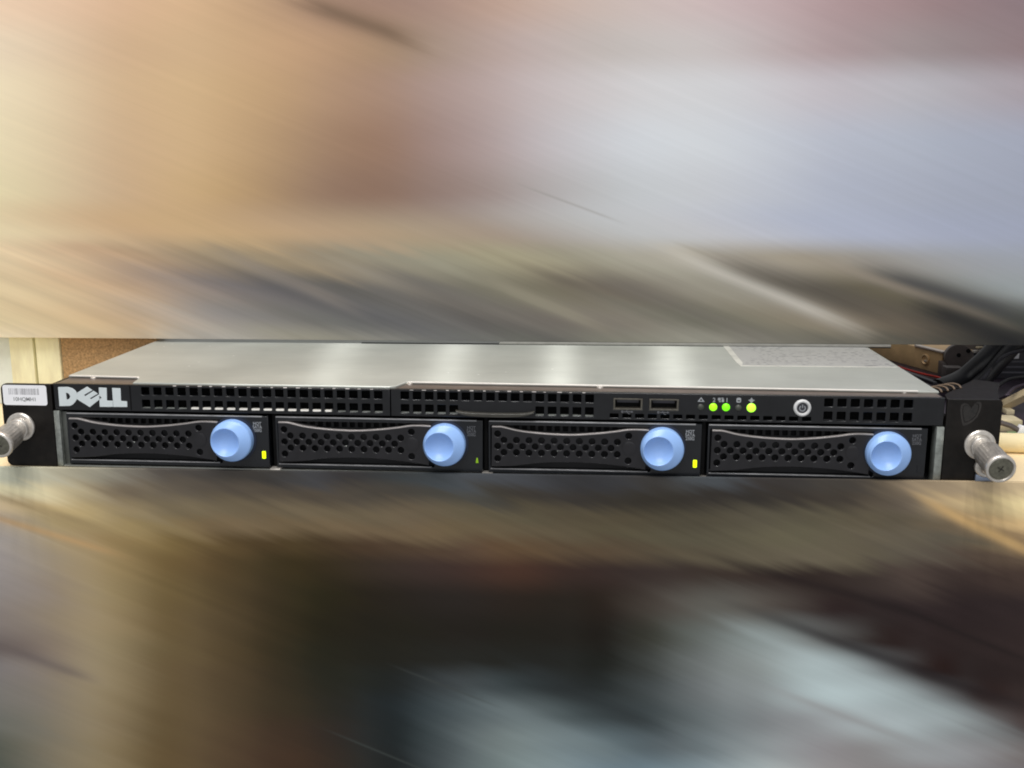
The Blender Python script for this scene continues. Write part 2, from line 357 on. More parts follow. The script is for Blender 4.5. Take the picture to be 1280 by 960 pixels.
TOP = [
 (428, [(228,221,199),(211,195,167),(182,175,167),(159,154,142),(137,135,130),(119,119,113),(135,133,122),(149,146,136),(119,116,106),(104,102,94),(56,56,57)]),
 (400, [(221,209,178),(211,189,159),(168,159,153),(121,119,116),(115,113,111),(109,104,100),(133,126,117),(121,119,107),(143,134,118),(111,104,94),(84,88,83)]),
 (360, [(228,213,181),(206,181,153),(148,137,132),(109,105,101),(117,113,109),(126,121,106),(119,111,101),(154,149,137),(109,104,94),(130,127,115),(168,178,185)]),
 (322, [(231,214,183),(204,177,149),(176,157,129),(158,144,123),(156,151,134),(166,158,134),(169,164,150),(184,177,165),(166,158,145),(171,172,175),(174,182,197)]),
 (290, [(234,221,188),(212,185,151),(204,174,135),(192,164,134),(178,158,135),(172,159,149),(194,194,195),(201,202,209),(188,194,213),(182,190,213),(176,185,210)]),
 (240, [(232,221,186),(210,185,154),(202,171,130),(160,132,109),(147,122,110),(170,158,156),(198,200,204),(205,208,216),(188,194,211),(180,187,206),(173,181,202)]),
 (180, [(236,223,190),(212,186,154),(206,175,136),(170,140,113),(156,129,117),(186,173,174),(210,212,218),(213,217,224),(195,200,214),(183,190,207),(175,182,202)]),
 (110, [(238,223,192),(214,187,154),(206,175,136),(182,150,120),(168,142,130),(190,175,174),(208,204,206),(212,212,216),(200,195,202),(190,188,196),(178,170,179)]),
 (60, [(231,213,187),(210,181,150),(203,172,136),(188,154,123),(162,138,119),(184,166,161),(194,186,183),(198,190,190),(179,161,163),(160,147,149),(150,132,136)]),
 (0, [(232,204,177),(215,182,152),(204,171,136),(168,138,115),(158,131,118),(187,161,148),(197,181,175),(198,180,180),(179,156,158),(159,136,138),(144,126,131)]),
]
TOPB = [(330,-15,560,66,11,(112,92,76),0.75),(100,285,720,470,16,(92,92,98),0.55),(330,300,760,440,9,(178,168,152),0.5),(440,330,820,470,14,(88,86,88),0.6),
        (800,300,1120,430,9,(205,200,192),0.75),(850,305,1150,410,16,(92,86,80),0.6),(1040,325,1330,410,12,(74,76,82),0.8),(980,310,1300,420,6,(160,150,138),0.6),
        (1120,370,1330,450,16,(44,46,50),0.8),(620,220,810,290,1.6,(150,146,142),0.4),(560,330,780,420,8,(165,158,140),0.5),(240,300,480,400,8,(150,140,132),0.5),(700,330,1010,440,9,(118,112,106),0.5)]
XS2 = list(range(0, 1281, 64))
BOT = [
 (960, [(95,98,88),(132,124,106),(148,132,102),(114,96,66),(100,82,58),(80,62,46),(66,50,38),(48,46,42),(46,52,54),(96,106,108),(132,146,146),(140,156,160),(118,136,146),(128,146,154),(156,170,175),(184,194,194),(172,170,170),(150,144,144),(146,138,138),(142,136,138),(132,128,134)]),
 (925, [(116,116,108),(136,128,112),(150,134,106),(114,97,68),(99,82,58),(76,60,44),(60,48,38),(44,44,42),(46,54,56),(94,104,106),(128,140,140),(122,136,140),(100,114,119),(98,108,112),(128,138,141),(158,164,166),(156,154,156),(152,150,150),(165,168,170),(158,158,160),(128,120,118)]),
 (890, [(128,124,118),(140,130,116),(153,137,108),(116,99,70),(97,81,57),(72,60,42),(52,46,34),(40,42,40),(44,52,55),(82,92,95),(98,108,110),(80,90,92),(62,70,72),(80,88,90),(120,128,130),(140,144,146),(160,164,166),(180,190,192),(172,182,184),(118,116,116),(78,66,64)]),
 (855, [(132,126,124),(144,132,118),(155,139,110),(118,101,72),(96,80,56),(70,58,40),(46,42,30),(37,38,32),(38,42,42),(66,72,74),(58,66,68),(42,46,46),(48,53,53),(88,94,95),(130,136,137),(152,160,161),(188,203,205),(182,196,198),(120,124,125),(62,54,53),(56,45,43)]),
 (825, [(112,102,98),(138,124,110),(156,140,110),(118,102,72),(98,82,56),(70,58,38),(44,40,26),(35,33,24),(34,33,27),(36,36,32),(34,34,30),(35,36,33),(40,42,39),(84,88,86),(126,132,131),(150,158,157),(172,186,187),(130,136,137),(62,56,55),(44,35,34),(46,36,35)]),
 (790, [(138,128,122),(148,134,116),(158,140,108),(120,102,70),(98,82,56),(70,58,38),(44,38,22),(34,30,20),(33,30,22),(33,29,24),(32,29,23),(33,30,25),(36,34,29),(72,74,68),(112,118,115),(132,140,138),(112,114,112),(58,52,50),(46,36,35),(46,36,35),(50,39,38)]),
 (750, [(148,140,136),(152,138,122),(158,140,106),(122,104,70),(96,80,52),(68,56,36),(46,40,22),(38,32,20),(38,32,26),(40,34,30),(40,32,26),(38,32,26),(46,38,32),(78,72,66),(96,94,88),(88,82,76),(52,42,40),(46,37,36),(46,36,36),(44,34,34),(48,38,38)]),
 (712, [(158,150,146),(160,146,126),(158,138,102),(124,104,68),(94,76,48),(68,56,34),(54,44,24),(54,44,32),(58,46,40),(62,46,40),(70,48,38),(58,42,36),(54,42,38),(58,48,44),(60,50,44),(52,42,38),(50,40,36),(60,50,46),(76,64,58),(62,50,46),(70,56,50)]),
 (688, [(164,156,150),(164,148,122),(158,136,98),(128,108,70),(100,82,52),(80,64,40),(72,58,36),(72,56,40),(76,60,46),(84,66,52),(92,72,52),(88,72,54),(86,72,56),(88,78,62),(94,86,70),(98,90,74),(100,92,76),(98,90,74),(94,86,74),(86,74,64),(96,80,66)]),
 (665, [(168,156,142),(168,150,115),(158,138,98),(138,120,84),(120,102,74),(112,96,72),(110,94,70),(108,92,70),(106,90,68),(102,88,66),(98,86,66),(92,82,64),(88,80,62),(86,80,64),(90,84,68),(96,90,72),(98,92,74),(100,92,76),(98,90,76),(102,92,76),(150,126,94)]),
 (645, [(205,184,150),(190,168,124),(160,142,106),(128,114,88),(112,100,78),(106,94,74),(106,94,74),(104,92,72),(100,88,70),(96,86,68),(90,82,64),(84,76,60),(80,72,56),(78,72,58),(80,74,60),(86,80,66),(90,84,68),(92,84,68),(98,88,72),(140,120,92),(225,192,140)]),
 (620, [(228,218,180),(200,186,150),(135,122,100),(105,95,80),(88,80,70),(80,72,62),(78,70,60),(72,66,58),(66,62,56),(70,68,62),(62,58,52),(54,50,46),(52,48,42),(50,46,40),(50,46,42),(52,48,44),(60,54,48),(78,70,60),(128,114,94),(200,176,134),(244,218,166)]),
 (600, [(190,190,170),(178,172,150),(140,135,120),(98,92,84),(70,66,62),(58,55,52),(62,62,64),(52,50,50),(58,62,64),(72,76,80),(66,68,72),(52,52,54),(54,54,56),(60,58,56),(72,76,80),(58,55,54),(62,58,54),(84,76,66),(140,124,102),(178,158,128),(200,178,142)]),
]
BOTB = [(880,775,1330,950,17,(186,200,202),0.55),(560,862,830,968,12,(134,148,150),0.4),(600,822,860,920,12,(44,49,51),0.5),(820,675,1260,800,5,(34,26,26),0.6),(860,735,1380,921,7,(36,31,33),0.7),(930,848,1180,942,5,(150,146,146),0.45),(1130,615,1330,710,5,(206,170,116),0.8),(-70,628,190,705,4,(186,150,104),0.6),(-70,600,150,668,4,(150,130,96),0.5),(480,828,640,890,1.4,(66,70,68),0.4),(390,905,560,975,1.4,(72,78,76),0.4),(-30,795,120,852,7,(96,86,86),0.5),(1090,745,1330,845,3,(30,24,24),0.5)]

# ------------------------------------------------------------------ setting: bench, its front board, and the streaked board behind
ZB = -0.8
bench = box('bench', (-480, -1.0, ZB - 22), (960, 620, ZB), M['bench'], bevel=0.4); tag(bench, 'cream laminate bench top under the rack server', kind='structure')
P0 = Vector((-17.0, 126.5, 43.4)); P1 = Vector((421.0, 141.5, 43.4)); ANG = math.atan2(P1.y - P0.y, P1.x - P0.x)
PE = Vector((math.cos(ANG), math.sin(ANG), 0)); PN = Vector((-math.sin(ANG), math.cos(ANG), 0))
def top_local(u, v):
    d = ROW[0] * ((u - 640) / FPX) + ROW[1] * ((v - 480) / FPX) + ROW[2]
    p = CAM + d * ((P0 - CAM).dot(PN) / d.dot(PN)); q = p - P0
    return (q.dot(PE) * MM, q.z * MM)
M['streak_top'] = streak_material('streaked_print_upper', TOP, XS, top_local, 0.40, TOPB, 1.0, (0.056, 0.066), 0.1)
ROTP = Matrix.Rotation(ANG, 4, 'Z')
def board(name, x0, x1, z0, z1, th, mat, loc, rot, parent=None, bev=0.3):
    bm = bmesh.new(); box_into(bm, (x0, 0, z0), (x1, th, z1), bev)
    o = from_bm(name, bm, mat, parent); o.location = Vector(loc) * MM; o.rotation_euler = rot; return o
bd = board('backdrop', -480, 900, 1.6, 420, 4, M['streak_top'], P0, (0, 0, ANG)); tag(bd, 'tall board with soft slanting tan, grey and pale blue streaks behind the server', kind='structure')
rl = board('backdrop_rail', 215, 452, -0.1, 1.5, 3.5, simple('grey_rail_paint', (140, 139, 133), 0.5), (0, -0.4, 0), (0, 0, 0), bd, 0.2)
gk = board('backdrop_gap_shade', 130, 452, -0.75, -0.15, 3, M['dark'], (0, 0.2, 0), (0, 0, 0), bd, 0.0)  # dark strip painted in for the shaded gap under the rail
FA = at(0, 584, 1, -4.0); FB = at(1280, 603.5, 1, -4.0); FANG = math.atan2(FB.z - FA.z, FB.x - FA.x)
FE = Vector((math.cos(FANG), 0, math.sin(FANG))); FZ = Vector((-math.sin(FANG), 0, math.cos(FANG)))
def bot_local(u, v):
    q = at(u, v, 1, -4.0) - FA; return (q.dot(FE) * MM, q.dot(FZ) * MM)
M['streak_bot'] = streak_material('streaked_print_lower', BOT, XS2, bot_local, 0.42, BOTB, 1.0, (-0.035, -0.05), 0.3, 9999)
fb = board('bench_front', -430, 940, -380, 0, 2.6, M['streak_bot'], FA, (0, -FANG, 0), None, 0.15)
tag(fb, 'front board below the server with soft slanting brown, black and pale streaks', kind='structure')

# ------------------------------------------------------------------ rack server
server = empty('rack_server', (202, 0, -0.8)); tag(server, 'black one unit rack server with DELL logo and brushed metal lid on the cream bench', 'server')
INV = Vector((-202, 0, 0.8))
def S(o):                                         # children are modelled in place: shift by the root's origin
    o.parent = server; o.location = o.location + INV * MM; return o
# chassis tub
bm = bmesh.new()
for a, b in (((-16.2, 6, -0.7), (-15.2, 556, 41.6)), ((420.0, 6, -0.7), (421.0, 556, 41.6)), ((-15.2, 6, -0.7), (420.0, 556, 0.3)), ((-15.2, 555, 0.3), (420.0, 556, 41.6)), ((-15.2, 60, 0.3), (420, 61, 41.6))):
    box_into(bm, a, b, 0)
S(from_bm('chassis', bm, M['interior']))
# lid with its notches
lid = [(-16.6, 18.5), (21.0, 16.8), (22.6, 15.0), (24.5, 2.6), (153.5, 2.6), (157, 4.0), (160.5, 14.6), (162.5, 15.4), (412, 13.2), (421.4, 13.0), (421.4, 556), (-16.6, 556)]
lo = S(plate('lid', [lid], 1.5, M['lid'], None, 0.5, False, 43.0))
fl = [at(924, 458, 2, 43), at(915, 455.5, 2, 43), at(905, 434, 2, 43)]
lab = [(fl[0].x + 1, fl[0].y), (419.5, fl[0].y + 3), (419.5, 190), (334.0, 190), (334.2, 82.0)]
S(plate('foil_label', [lab], 0.12, M['foil'], None, 0.0, False, 43.14))
rim = [(fl[0].x + 1, fl[0].y), (419.5, fl[0].y + 3), (419.5, fl[0].y + 5.5), (fl[0].x + 2, fl[0].y + 2.6), (337.6, 82.5), (337.6, 190), (334.0, 190), (334.2, 82.0)]
S(plate('foil_label_border', [rim], 0.08, simple('pale_label_border', (226, 225, 216), 0.35, metal=0.3), None, 0.0, False, 43.2))

# bezel: two mouldings with real slots
ZT, Z0 = 42.2, 28.7
def slots(x0, n, p, w=4.1, rows=(1, 1), skip=()):
    h = []
    for i in range(n):
        x = x0 + i * p
        if rows[0]: h.append(rrect(x, 37.2, x + w, 41.1, 0.35, 2))
        if rows[1] and i not in skip: h.append(rrect(x, 30.3, x + w, 34.7, 0.35, 2))
    return h
hl = slots(29.6, 20, 6.18)
S(plate('bezel', [rect(-15.6, Z0, 154.9, ZT)] + hl, 3.0, M['plastic'], None, 0.38, True, 0.0))
hr = slots(160.2, 16, 6.02, rows=(1, 1), skip=(5, 6, 7, 8, 9, 10)) + slots(364.3, 7, 6.2)
hr += [rrect(262.5 + i * 6.12, 29.9, 266.7 + i * 6.12, 31.9, 0.3, 2) for i in range(16)]
usb = [(264.2, 278.0), (281.5, 295.3)]
hr += [rect(a, 34.0, b, 39.5) for a, b in usb]
S(plate('bezel', [rect(155.3, Z0, 420.3, ZT)] + hr, 3.0, M['plastic'], None, 0.38, True, 0.0))
# ledge of the bezel running back under the lid
bm = bmesh.new()
box_into(bm, (-15.6, 3.02, 40.9), (154.9, 24, 41.75), 0.1); S(from_bm('bezel_top', bm, M['beztop']))
bm = bmesh.new()
box_into(bm, (155.3, 3.02, 40.9), (420.3, 24, 41.75), 0.1); S(from_bm('bezel_top', bm, M['beztop']))
# glints painted as pale dashes on the front corner above the ribs
rw = random.Random(3); bm = bmesh.new()
for x_0, n_, p_ in ((29.6, 20, 6.18), (160.2, 16, 6.02)):
    for i_ in range(n_ - 1):
        if x_0 < 30 and i_ < 2: continue
        xa = x_0 + i_ * p_ + 4.1 + rw.uniform(-0.3, 0.5); w_ = rw.uniform(1.1, 2.1); h_ = rw.choice((0.14, 0.2, 0.28, 0.34))
        box_into(bm, (xa, -0.02, ZT - 0.42), (xa + w_, 0.7, ZT - 0.42 + h_ + 0.12), 0.05)
S(from_bm('rib_top_glint', bm, M['rib_glint']))
# steel edge of the drive cage seen at the foot of the lower slots
S(box('cage_edge', (-15, 1.0 + 2.2, 28.9), (419.5, 5.4, 29.7), M['interior'], None, 0.15))
glint_strip = [(161.0, 14.9), (162.6, 14.6), (411.5, 12.4), (411.5, 13.6), (162.6, 15.9)]  # bright strip paints the highlight along the lid's front edge
S(plate('lid_edge_glint', [glint_strip], 0.75, M['glint_steel'], None, 0.15, False, 43.12))
glint_strip = [(-15.5, 17.6), (20.4, 16.0), (22.0, 14.2), (22.8, 14.6), (21.4, 17.2), (-15.5, 18.8)]
S(plate('lid_edge_glint', [glint_strip], 0.7, M['glint_steel'], None, 0.12, False, 43.1))
S(box('slot_lip', (54.5, 0.25, 29.4), (125.5, 2.9, 31.0), M['glint_steel'], None, 0.1))  # brighter than the other lips: slot-foot glints put into the colour
S(box('slot_lip', (29.5, 0.9, 29.4), (54.2, 2.9, 30.6), M['rail'], None, 0.1))
S(box('slot_lip', (126, 0.9, 29.4), (154.5, 2.9, 30.6), M['rail'], None, 0.1))
S(box('slot_lip', (158, 0.9, 29.4), (190, 2.9, 30.6), M['rail'], None, 0.1))
S(box('slot_lip', (226, 0.9, 29.4), (257, 2.9, 30.6), M['rail'], None, 0.1))
S(box('slot_lip', (363, 1.4, 29.4), (409, 2.9, 30.5), M['interior'], None, 0.1))
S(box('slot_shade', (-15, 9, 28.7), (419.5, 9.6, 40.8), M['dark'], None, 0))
S(box('slot_rib', (26, 5.6, 35.0), (258, 8.6, 36.4), M['interior'], None, 0.1))
for (u, v) in ((117, 472.5), (512, 480), (750, 484.5), (1130, 490.5)):
    p = at(u, v, 2, 41.8)
    S(lathe('lid_stud', [(1.7, 0), (1.6, 0.5), (1.1, 0.85), (0.3, 0.95)], (p.x, p.y, 41.7), M['chrome'], None, (0, 0, 1), 16))
# curved pull lip under the second slot bank
up = smooth_path([(187.5, 32.6, 0), (191, 31.9, 0), (197, 31.55, 0), (207, 31.4, 0), (217, 31.55, 0), (222.5, 31.9, 0), (226, 32.7, 0)], 4)
dn = smooth_path([(225, 31.6, 0), (221, 30.4, 0), (214, 29.75, 0), (207, 29.6, 0), (199, 29.75, 0), (192, 30.4, 0), (188, 31.7, 0)], 4)
S(plate('pull_lip', [[(q.x, q.y) for q in up + dn]], 3.4, simple('olive_grey_lip', (62, 60, 54), 0.35, var=0.3), None, 0.3, True, -3.3))
S(box('bezel_step', (23.6, -0.18, 29.2), (24.2, 0.4, 41.8), M['dark'], None, 0))
# usb sockets
for a, b in usb:
    r = S(plate('usb_port', [rect(a - 0.1, 33.9, b + 0.1, 39.6), rect(a + 0.75, 34.7, b - 0.75, 38.9)], 6, M['usb'], None, 0.12, True, -0.25))
    t = box('usb_tongue', (a + 1.6, 1.4, 37.2), (b - 1.6, 6, 38.6), M['device'], None, 0.1); t.parent = r
    t = box('usb_back', (a + 0.6, 5.0, 34.5), (b - 0.6, 5.7, 39.1), M['dark'], None, 0); t.parent = r
    cx = (a + b) / 2; z = 32.95
    g = [[(cx - 2.4, z - .18), (cx + 1.7, z - .18), (cx + 1.7, z - .55), (cx + 2.7, z), (cx + 1.7, z + .55), (cx + 1.7, z + .18), (cx - 2.4, z + .18)], circle(cx - 2.6, z, 0.6, 10),
         [(cx - 1.0, z + .15), (cx - .7, z + .15), (cx, z + .95), (cx + .9, z + .95), (cx + .9, z + 1.2), (cx - .15, z + 1.2)], [(cx - .4, z - .15), (cx - .1, z - .15), (cx + .5, z - .85), (cx + 1.2, z - .85), (cx + 1.2, z - 1.15), (cx + .35, z - 1.15)]]
    bmx = [plate_mesh('usb_symbol', [L_], 0.1, 0, True, -0.1) for L_ in g]
    bm = bmesh.new()
    for mx in bmx: bm.from_mesh(mx)
    me = bpy.data.meshes.new('usb_symbol'); bm.to_mesh(me); bm.free(); S(link('usb_symbol', me, M['print_dim']))
# indicator lights and the symbols above them
LX = [(306.0, 'led_off'), (311.9, 'led_y'), (318.0, 'led_g'), (323.9, 'led_off'), (330.0, 'led_w')]
for x, mk in LX:
    r = 1.55 if mk == 'led_off' else (2.15 if mk == 'led_w' else 1.9)
    S(lathe('indicator_light', [(r + 0.05, -0.3), (r, 0.25), (r * 0.85, 0.6), (r * 0.5, 0.85), (r * 0.15, 0.95)], (x, 0, 36.0 if mk != 'led_off' else 35.9), M[mk], None, (0, -1, 0), 24))
zi = 39.5
tri = [(304.3, zi - .95), (307.7, zi - .95), (306, zi + 1.35)]
S(plate('warning_symbol', [tri, [(305.2, zi - .5), (306.8, zi - .5), (306, zi + .5)]], 0.1, M['print'], None, 0, True, -0.12))
S(link('port_number', text_mesh('port_number', ['2'], 2.9, 312.2, zi - 0.95, -0.1), M['print']))
S(plate('network_symbol', [rect(314.0, zi - .2, 315.3, zi + 1.1), rect(315.8, zi - .9, 316.9, zi + .5), rect(314.5, zi - 1.0, 315.4, zi - .45), rect(315.6, zi + .75, 316.7, zi + 1.15)], 0.1, M['print'], None, 0, True, -0.1))
S(link('port_number', text_mesh('port_number', ['1'], 2.9, 318.3, zi - 0.95, -0.1), M['print']))
S(plate('disk_symbol', [rrect(322.8, zi - 1.1, 325.0, zi + 1.3, 0.7), rrect(323.3, zi - .5, 324.5, zi + .1, 0.25)], 0.1, M['print'], None, 0, True, -0.1))
S(plate('power_symbol', [[(329.9, zi - 1.4), (330.9, zi - .1), (331.6, zi + .2), (330.6, zi + .5), (329.9, zi + 1.5), (329.2, zi + .5), (328.2, zi + .2), (328.9, zi - .1)]], 0.1, M['print'], None, 0, True, -0.1))
# power button
pb = S(lathe('power_button', [(4.15, -0.3), (4.15, 0.6), (3.9, 1.05), (3.4, 1.3), (2.9, 1.2), (2.6, 0.8), (2.55, 0.3)], (354.0, 0, 36.4), simple('pale_button_ring', (206, 206, 206), 0.35, var=0.05), None, (0, -1, 0), 40, False, False))
t = lathe('button_face', [(2.6, 0.2), (2.5, 0.55), (1.2, 0.6)], (354.0, 0, 36.4), M['device'], pb, (0, -1, 0), 32)
arc = [(354 + 1.55 * math.cos(math.radians(a)), 36.3 + 1.55 * math.sin(math.radians(a))) for a in range(125, 416, 15)]
arc2 = [(354 + 1.1 * math.cos(math.radians(a)), 36.3 + 1.1 * math.sin(math.radians(a))) for a in range(415, 124, -15)]
ps = plate_mesh('power_glyph', [arc + arc2], 0.1, 0, True, -0.72); link('power_glyph', ps, M['print'], pb)
link('power_glyph', plate_mesh('power_glyph', [rect(353.8, 36.5, 354.2, 38.2)], 0.1, 0, True, -0.72), M['print'], pb)

# logo
def lg(cx, cy): p = at(60 + cx / 10.667, 470 + cy / 10.667, 1, -0.3); return (p.x, p.z)
D = [lg(*q) for q in ((133, 149), (262, 147), (318, 163), (360, 192), (382, 228), (390, 268), (383, 310), (362, 348), (330, 380), (292, 399), (152, 402))]
Dh = [lg(*q) for q in ((238, 224), (262, 228), (285, 246), (296, 270), (290, 294), (272, 310), (248, 315))]
Ee = [lg(*q) for q in ((388, 222), (517, 143), (590, 190), (478, 254), (494, 270), (604, 199), (662, 238), (556, 298), (572, 311), (676, 247), (716, 290), (556, 416), (384, 308))]
L1 = [lg(*q) for q in ((676, 155), (780, 160), (785, 329), (862, 332), (866, 412), (690, 412))]
L2 = [lg(*q) for q in ((853, 160), (965, 165), (972, 333), (1052, 340), (1056, 414), (871, 413))]
for nm, loops in (('logo_letter', [D, Dh]), ('logo_letter', [Ee]), ('logo_letter', [L1]), ('logo_letter', [L2])):
    S(plate(nm, loops, 0.4, M['logo'], None, 0.06, True, -0.3))

# cage: side rails, floor lip, dividers
S(box('side_rail', (-16.2, -0.9, -0.6), (-13.2, 6.0, 28.4), M['rail'], None, 0.4))
S(box('side_rail', (417.3, -0.9, -0.6), (420.9, 6.0, 28.4), M['rail'], None, 0.4))
S(box('side_flange', (-13.1, 1.6, 0.2), (-10.6, 6, 27.6), simple('dull_flange', (96, 98, 94), 0.5, metal=0.6), None, 0.2))
S(box('floor_lip', (-13.0, -1.0, -0.7), (417.2, 5.0, 0.35), M['steel'], None, 0.2))
LEFTS = [-10.2, 96.9, 203.4, 310.0]; TW = 103.6
for x in LEFTS[1:]:
    S(box('drive_divider', (x - 2.6, 4.0, 0.4), (x - 0.6, 40, 27.9), M['dark'], None, 0.1))
    S(box('floor_tab', (x - 3.2, -1.7, -0.6), (x + 2.2, 3.5, 0.95), M['chrome'], None, 0.35))

# rack ears
ear = rrect(-42.6, -0.6, -16.4, 42.0, 3.0, 6, (1, 0, 0, 1))
S(plate('rack_ear', [ear], 2.0, M['ear'], None, 0.3, True, -0.9))
S(box('ear_flange', (-19.0, 1.2, 2), (-16.6, 60, 41.2), M['ear'], None, 0.3))
ear = rrect(421.2, -0.6, 446.6, 42.0, 2.0, 6, (0, 0, 1, 0))
S(plate('rack_ear', [ear], 2.0, M['ear'], None, 0.3, True, -0.9))
S(box('ear_flange', (421.3, 1.2, 2), (423.6, 90, 33), M['ear'], None, 0.3))
p = [(421.6, 2.0), (446.0, 2.0), (452, 20), (462, 44), (452, 52), (436, 30), (424, 12)]
S(plate('ear_top_flange', [p], 1.0, simple('brown_black_bracket', (19, 15, 14), 0.55, spec=0.2, var=0.5, scale=300), None, 0.2, False, 41.6))
for k in range(4):
    q = at(1172 + k * 8.0, 488.5 - k * 1.6, 2, 42.0)
    bm = bmesh.new(); pts = [(q.x - 3.2, q.y + 8.5, 41.6), (q.x - 0.6, q.y + 4.5, 42.9), (q.x + 1.2, q.y + 1, 42.8), (q.x + 1.4, q.y - 2, 41.8)]
    tube_into(bm, smooth_path(pts, 4), 0.5, 8, 0.8); S(from_bm('ear_louvre', bm, simple('louvre_edge_glint', (126, 108, 90), 0.4, metal=0.4) if k == 0 else bpy.data.materials['louvre_edge_glint']))  # tan edge colour paints the glints on the louvres
    bm = bmesh.new(); pts = [(q.x - 5.2, q.y + 7, 41.4), (q.x - 2.4, q.y + 3, 42.3), (q.x - 1.2, q.y - 0.5, 42.2), (q.x - 0.9, q.y - 2.5, 41.5)]
    tube_into(bm, smooth_path(pts, 4), 1.3, 8, 0.5); S(from_bm('ear_slot', bm, M['dark']))
# heart-shaped worn patch
hp = [at(1170 + x / 5.333, 425 + y / 5.333, 1, -1) for x, y in ((235, 455), (215, 428), (190, 420), (168, 432), (162, 465), (165, 505), (172, 545), (180, 572), (210, 566), (245, 545), (275, 515), (295, 475), (305, 435), (300, 415), (280, 410), (258, 425))]
HC = (sum(q.x for q in hp) / len(hp), sum(q.z for q in hp) / len(hp))
hm = [((q.x - HC[0]) * 0.8 + HC[0], (q.z - HC[1]) * 0.8 + HC[1]) for q in hp]
S(plate('heart_scuff', [[(q.x, q.z) for q in hp], hm], 0.05, M['residue'], None, 0, True, -0.96))
S(plate('heart_scuff', [[((x - HC[0]) * 0.9 + HC[0], (z - HC[1]) * 0.9 + HC[1]) for x, z in hm]], 0.05, simple('faint_residue', (26, 23, 21), 0.5, var=0.7, scale=600), None, 0, True, -0.955))
# barcode sticker
c = [at(2.5, 481.0, 1, -1), at(57.5, 481.5, 1, -1), at(59.5, 506, 1, -1), at(3.5, 506, 1, -1)]
x0, x1, z0, z1 = c[0].x, c[2].x, c[3].z, c[0].z
st = S(plate('barcode_sticker', [rrect(x0, z0, x1, z1, 1.3, 5)], 0.16, M['white'], None, 0.04, True, -1.06))
bx = x0 + 3.2; bars = []
rnd = random.Random(5)
while bx < x1 - 4.2:
    w = rnd.choice((0.16, 0.16, 0.3, 0.42)); bars.append((bx, w)); bx += w + rnd.choice((0.2, 0.3, 0.5))
bm = bmesh.new()
for a, w in bars: box_into(bm, (a, -1.09, z0 + 5.4), (a + w, -1.055, z1 - 1.7), 0)
o = S(from_bm('barcode', bm, M['ink'])); o.parent = st; o.location = (0, 0, 0)
o = link('sticker_number', text_mesh('sticker_number', ['10HQMH1'], 2.7, (x0 + x1) / 2 - 0.3, z0 + 2.2, -1.09, 0.03), M['ink2'], st)

# captive thumbscrews
def thumbscrew(x, z, tilt, yaw, length):
    root = empty('thumbscrew'); root.location = (Vector((x, -0.9, z)) + INV) * MM; root.parent = server
    lathe('washer', [(7.2, 0.0), (7.2, 1.0), (6.6, 1.5), (5.2, 1.6), (5.0, 1.0)], (0, 0, 0), M['chrome'], root, (0, -1, 0), 40, False, True)
    ax = Vector((math.sin(yaw), -math.cos(yaw) * math.cos(tilt), -math.sin(tilt)))
    lathe('spring_collar', [(5.2, -0.5), (5.2, 3.0), (4.9, 3.6), (4.5, 3.8)], (0, 0, 0), M['chrome'], root, ax, 40, False, True)
    n = 44; prof = [(4.2, 3.0), (4.4, 6.0), (5.0, 8.5), (5.7, 9.2), (6.2, 10.0), (6.35, length - 3.4), (6.7, length - 3.0), (6.8, length - 0.8), (6.5, length - 0.2), (6.0, length), (5.6, length - 0.05), (5.3, length - 0.7)]
    hd = lathe('screw_head', prof, (0, 0, 0), M['chrome'], root, ax, 96, False, False, ang=50)
    for v in hd.data.vertices:                       # fine knurling round the grip
        p_ = v.co / MM; t_ = p_.dot(ax); r_ = p_ - ax * t_
        if 9.5 < t_ < length - 3.2 and v.index % 4 < 2: v.co = (ax * t_ + r_ * 0.972) * MM
    f = lathe('screw_face', [(5.4, length - 0.75), (5.0, length - 0.55), (1.5, length - 0.5)], (0, 0, 0), M['knurl'], root, ax, 32)
    q = Vector((0, -1, 0)).rotation_difference(ax).to_matrix()
    bm = bmesh.new()
    for a in (0.5, 0.5 + math.pi / 2):
        rr = Matrix.Rotation(a, 3, 'Y')
        b2 = bmesh.new(); box_into(b2, (-1.7, -0.12, -0.28), (1.7, 0.12, 0.28), 0)
        for v in b2.verts: v.co = q @ (rr @ v.co) + ax * (length - 0.42)
        me = bpy.data.meshes.new('t'); b2.to_mesh(me); b2.free(); bm.from_mesh(me)
    from_bm('cross_slot', bm, M['slot'], root)
    return root
thumbscrew(-33.6, 20.0, math.radians(10), math.radians(1), 23)
thumbscrew(437.6, 20.2, math.radians(10), math.radians(1), 27)
S(lathe('lower_washer', [(5.0, 0), (5.0, 1.6), (4.4, 2.2), (3.2, 2.3), (3.0, 4.5), (2.6, 5.2)], (441.0, -0.9, 9.4), M['chrome'], None, (0, -1, 0), 32))
S(box('lower_spacer', (436.5, -2.6, 0.2), (446, -0.95, 6.0), simple('bluish_zinc', (132, 142, 160), 0.35, metal=0.8), None, 0.5))

